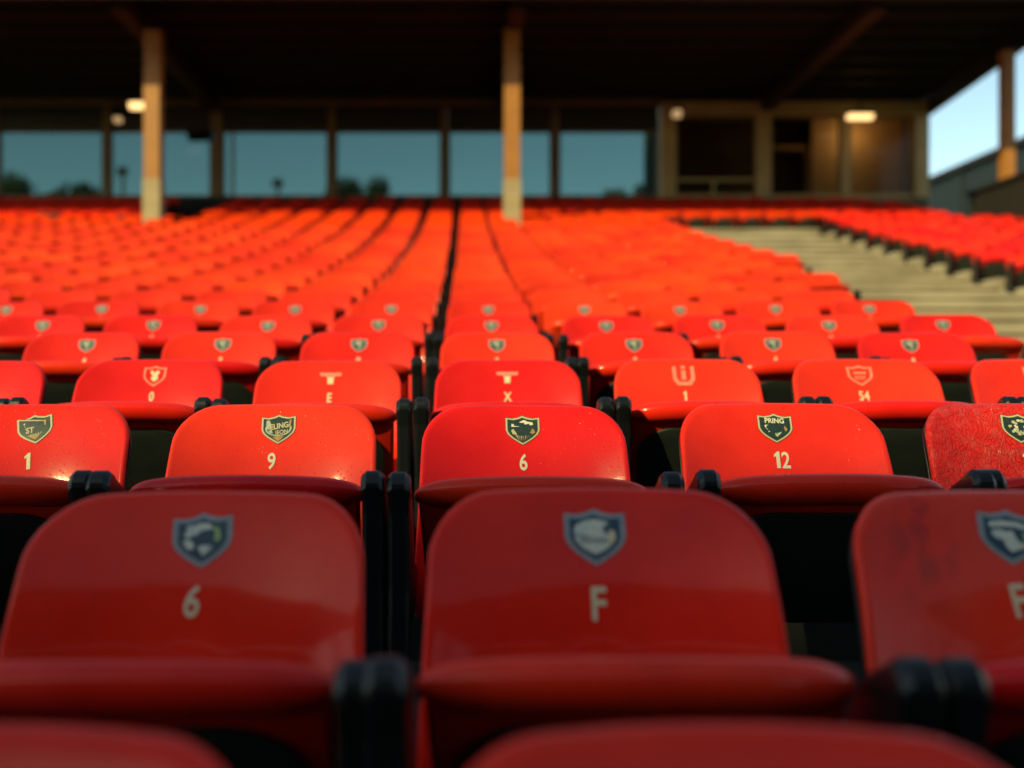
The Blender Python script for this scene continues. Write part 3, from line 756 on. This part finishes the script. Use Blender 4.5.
for i in range(3):
    a = wx(pxs[i])+(.17, .16, .10)[i]+.002; b_ = wx(pxs[i+1])-(.16, .10, .15)[i]-.002
    def fr(m):
        m.box(a, b_, YW, YW+.05, ZB-.018, ZB+.07, M['beige']); m.box(a, b_, YW, YW+.05, ZC+5.66, ZC+5.716, M['mull'])
        m.box(a, a+.04, YW, YW+.05, ZB+.071, ZC+5.659, M['mull']); m.box(b_-.04, b_, YW, YW+.05, ZB+.071, ZC+5.659, M['mull'])
        if i == 0:
            m.box(a+.041, b_-.041, YW, YW+.04, ZB+.36, ZB+.42, M['beige']); m.box(a+.8, a+.86, YW+.002, YW+.038, ZB+.072, ZB+.359, M['beige'])
    f = bp_("window_frame", fr)
    mb = MB(); mb.box(a+.041, b_-.041, YW+.042, YW+.048, ZB+.071, ZC+5.659, M['glassroom']); mb.obj("pane", f)
def door(m):
    x = wx(805)
    for a, b_, z0, z1 in ((x-.50, x-.40, ZB-.34, ZB+1.4), (x+.40, x+.50, ZB-.34, ZB+1.4), (x-.398, x+.398, ZB+1.3, ZB+1.4)):
        m.box(a, b_, YW+1.1, YW+1.18, z0, z1, M['beige'])
d_ = bp_("door_frame", door)
bp_("partition", lambda m: (m.box(wx(805)+.502, wx(921), YW+1.0, YW+1.1, ZB-.348, ZH+.1, M['beige']), m.box(XB0+.102, wx(805)-.502, YW+1.5, YW+1.6, ZB-.348, ZH+.1, M['room'])))

room_lamp = link("ceiling_lamp", None, None, (wx(885), YW+.55, ZB+1.92), None, "warm lamp on the ceiling inside the press box", "lamp", "lamps under the roof")
mb = MB(); mb.box(-.3, .3, -.06, .06, .03, .08, M['steel']); mb.obj("housing", room_lamp)
mb = MB(); mb.prism_x([(-.05, .029), (-.04, -.01), (.04, -.01), (.05, .029)], -.28, .28, M['lampdim'], .01); mb.obj("diffuser", room_lamp)
ld = bpy.data.lights.new("lamp_light", 'POINT'); ld.energy = 5; ld.color = (1, .66, .34); ld.shadow_soft_size = .25
link("bulb_light", ld, room_lamp, (-.4, 0, -.35))
# lamps under the roof
def lamp(px_, py_, d, w_, h_, m, label, grp, power=0):
    X = (px_-466)*d/1000; Z = ZC-(py_-376)*d/1000
    t = link("ceiling_lamp", None, None, (X, d, Z), None, label, "lamp", grp)
    mb = MB(); mb.box(-w_/2-.03, w_/2+.03, -.10, .10, h_/2, h_/2+.05, M['steel']); mb.box(-.015, .015, -.015, .015, h_/2+.051, ZR+.10-Z, M['steel']); mb.obj("housing", t)
    mb = MB()
    prof = [(-.085, h_/2-.002), (-.085, -h_/4), (-.05, -h_/2), (.05, -h_/2), (.085, -h_/4), (.085, h_/2-.002)]
    mb.prism_x(prof, -w_/2, w_/2, m, .01); mb.obj("diffuser", t)
    if power:
        ld = bpy.data.lights.new("lamp_light", 'POINT'); ld.energy = power; ld.color = (1, .62, .30); ld.shadow_soft_size = .08
        link("bulb_light", ld, t, (0, -.02, -h_/2-.12))
lamp(139, 106, 20.0, .36, .12, M['lamp'], "bright warm lamp glowing beside the left roof post", "lamps under the roof")
lamp(118, 120, 21.4, .14, .10, M['lampdim'], "small dim lamp hanging below left of the bright lamp", "lamps under the roof")
lamp(677, 114, 21.2, .16, .14, M['lampdim'], "small dim round lamp above the press box's left window", "lamps under the roof")
lamp(860, 117, 21.2, .52, .10, M['lamp'], "long warm lamp above the press box's right window", "lamps under the roof")
# loudspeaker under the roof, left
X = (201-466)*.021; t = link("loudspeaker", None, None, (X, 21.0, ZC+5.05), None, "dark loudspeaker hanging in front of the glass right of the left post", "speaker")
mb = MB(); mb.prism_x([(-.14, .10), (-.16, -.06), (-.05, -.13), (.12, -.10), (.14, .10)], -.26, .26, M['black'], .015); mb.obj("cabinet", t)
mb = MB(); mb.box(-.02, .02, -.02, .02, .101, ZR+.09-(ZC+5.05), M['steel']); mb.obj("hanger", t)
# black bins at far left aisle
for X, lab in ((-7.35, "larger black bin among the shaded seats at far left"), (-6.0, "smaller black bin right of the larger one, back left")):
    t = link("litter_bin", None, None, (X, 17.75, ZC+2.52 if X < -7 else ZC+2.48), None, lab, "bin", "bins at back left")
    mb = MB(); mb.prism_x([(-.10, -.6), (-.13, .30), (.13, .30), (.10, -.6)], -.17, .17, M['darkwall'], .02); mb.obj("body", t)
    mb = MB(); mb.prism_x([(-.15, .302), (-.14, .34), (0, .38), (.14, .34), (.15, .302)], -.19, .19, M['darkwall'], .01); mb.obj("lid", t)

# ------------------------------------------------------------------ right side: low wall, far building
mb = MB(); mb.box(9.42, 9.95, 12.8, 18.7, 0, ZC+3.38, M['darkwall']); mb.box(9.36, 10.0, 12.7, 18.76, ZC+3.382, ZC+3.44, M['darkwall'])
mb.obj("side_wall", label="dark brown side wall below the open end post at right", cat="wall")
b_ = link("clad_building", None, None, (22, 60, 0), None, "long dark blue clad building with straight eave beyond the right side", "building")
mb = MB(); mb.box(18.9, 34, 26, 118, 0, ZC+7.84, M['clad']); rel(mb.obj("wall", b_), b_)
mb = MB(); mb.box(18.7, 34.2, 25.8, 118.2, ZC+7.842, ZC+8.05, M['steel']); rel(mb.obj("roof", b_), b_)
for i in range(10):
    mb = MB(); mb.box(18.80, 18.898, 30+i*8, 30.5+i*8, 0, ZC+7.7, M['clad']); rel(mb.obj("pilaster", b_), b_)
# unseen blocker shaped like a stand, added to shade the nearest rows
TE = math.tan(R(EL))/math.cos(R(AZ))
ZO = ZC-.22+(2.0+22.0)*TE
ob = link("shade_blocker", None, None, (0, -30, 0), None, "unseen stand-shaped blocker added behind the camera to shade the front rows", "shade blocker")
mb = MB(); mb.box(-40, 34, -40, -38, 0, ZO-1, M['skin_brick']); rel(mb.obj("rear_wall", ob), ob)
mb = MB(); mb.box(-40, 34, -38, -22, ZO-.6, ZO, M['steel']); rel(mb.obj("roof", ob), ob)
for i in range(13):
    mb = MB(); mb.box(-39.5+i*6, -39.0+i*6, -24, -23.4, 0, ZO-.62, M['skin_brick']); rel(mb.obj("column", ob), ob)
mb = MB()
for i in range(14): mb.box(-70, 60, -27-i*.78, -26.22-i*.78-.002, 0, .8+i*.5, M['skin_brick'])
rel(mb.obj("tier", ob), ob)  # low wide tier added to darken the seats' lower reflections

for i in range(9):                            # blocks added to break up the blocker's edge in reflections
    mb = MB(); x = -36+i*8.1; hh = (.5, 1.0, .35, .8, .45)[i % 5]
    mb.box(x-.9-.5*(i % 3), x+.9+.4*(i % 2), -23.4, -22.6, ZO+.002, ZO+hh, M['steel']) if not -27 < x < -14 else mb.box(x-.6, x+.6, -30, -29, ZO+.002, ZO+.3, M['steel'])
    rel(mb.obj("edge_block", ob), ob)
# ------------------------------------------------------------------ trees and masts seen through the glass
def tree(X, Yd, h, wid, label, seed):
    rnd = random.Random(seed)
    t = link("tree", None, None, (X, Yd, 0), None, label, "tree", "trees behind the glass screen")
    mb = MB()
    def limb(p0, p1, r0, r1, S=7):
        a = Vector(p0); b = Vector(p1); dd = (b-a).normalized(); u = dd.orthogonal().normalized(); v = dd.cross(u)
        V = [tuple(a+(u*math.cos(k*6.283/S)+v*math.sin(k*6.283/S))*r0) for k in range(S)]+[tuple(b+(u*math.cos(k*6.283/S)+v*math.sin(k*6.283/S))*r1) for k in range(S)]
        mb.add(V, [(k, (k+1) % S, S+(k+1) % S, S+k) for k in range(S)], M['bark'], True)
    limb((0, 0, 0), (0.1, 0, h*.45), .28, .18); limb((.1, 0, h*.45), (0, .1, h*.85), .18, .05)
    cl = []
    for i in range(16):
        a = rnd.random()*6.28; q = rnd.random()**.6; z = h*(.50+.46*rnd.random()); k = math.sin(max(.1, min(1, (h-z)/(h*.5)+.15))*1.57)
        c = (math.cos(a)*q*wid*.42*k, math.sin(a)*q*wid*.42*k, z); cl.append((c, wid*(.13+.10*rnd.random())))
    for c, r in cl[:7]: limb((0.1, 0, h*.42), c, .09, .02, 5)
    mb.obj("trunk", t)
    mb = MB(); V = []; F = []
    for c, r in cl:
        for i in range(230):
            dv = Vector((rnd.gauss(0, 1), rnd.gauss(0, 1), rnd.gauss(0, .8))).normalized()*r*rnd.uniform(.5, 1.12)
            p = Vector(c)+dv; u = Vector((rnd.gauss(0, 1), rnd.gauss(0, 1), rnd.gauss(0, 1))).normalized(); v = u.orthogonal()
            s = .16*rnd.uniform(.6, 1.3); o = len(V); V += [tuple(p-u*s), tuple(p+v*s*.6), tuple(p+u*s), tuple(p-v*s*.6)]; F.append((o, o+1, o+2, o+3))
    mb.add(V, F, M['leaf']); mb.obj("crown", t)
TR = [(18, 182, 60, 3.6, "olive tree at far left behind the glass screen"), (52, 178, 66, 4.2, "rounded olive tree left of the first inner mullion"),
      (88, 179, 70, 5.4, "broad olive tree touching the first inner mullion"), (345, 180, 75, 5.0, "small bushy tree right of the fourth mullion"),
      (374, 181, 80, 5.0, "low tree beside the small bushy one, behind middle panes"), (612, 183, 78, 5.0, "low dark tree left of the press box"),
      (641, 180, 72, 4.0, "rounded dark tree nearest the press box edge")]
TR += [(30, 184, 90, 9.0, "low wide tree crown filling the gap at far left"), (72, 184, 95, 9.0, "low wide tree crown between the far-left trees"),
       (360, 184, 100, 8.0, "low wide tree behind the two middle-pane trees"), (628, 184, 100, 7.0, "low wide tree behind the trees left of the press box")]
for i, (p, q, d, wd, lab) in enumerate(TR): tree((p-466)*d/1000, d, ZC+(376-q+3)*d/1000, wd, lab, 40+i)
for p, q, d, lab in ((123, 166, 60, "thin floodlight mast behind the glass left of the left post"), (278, 178, 62, "short distant light mast behind the glass between mullions")):
    X = (p-466)*d/1000; h = ZC+(376-q)*d/1000
    t = link("light_mast", None, None, (X, d, 0), None, lab, "light mast", "masts behind the glass")
    mb = MB(); mb.prism_x([(-.08, 0), (-.05, h), (.05, h), (.08, 0)], -.08, .08, M['steel']); mb.obj("pole", t)
    mb = MB(); mb.box(-.32, .32, -.15, -.06, h-.6, h-.1, M['steel']); mb.obj("lamp_head", t)
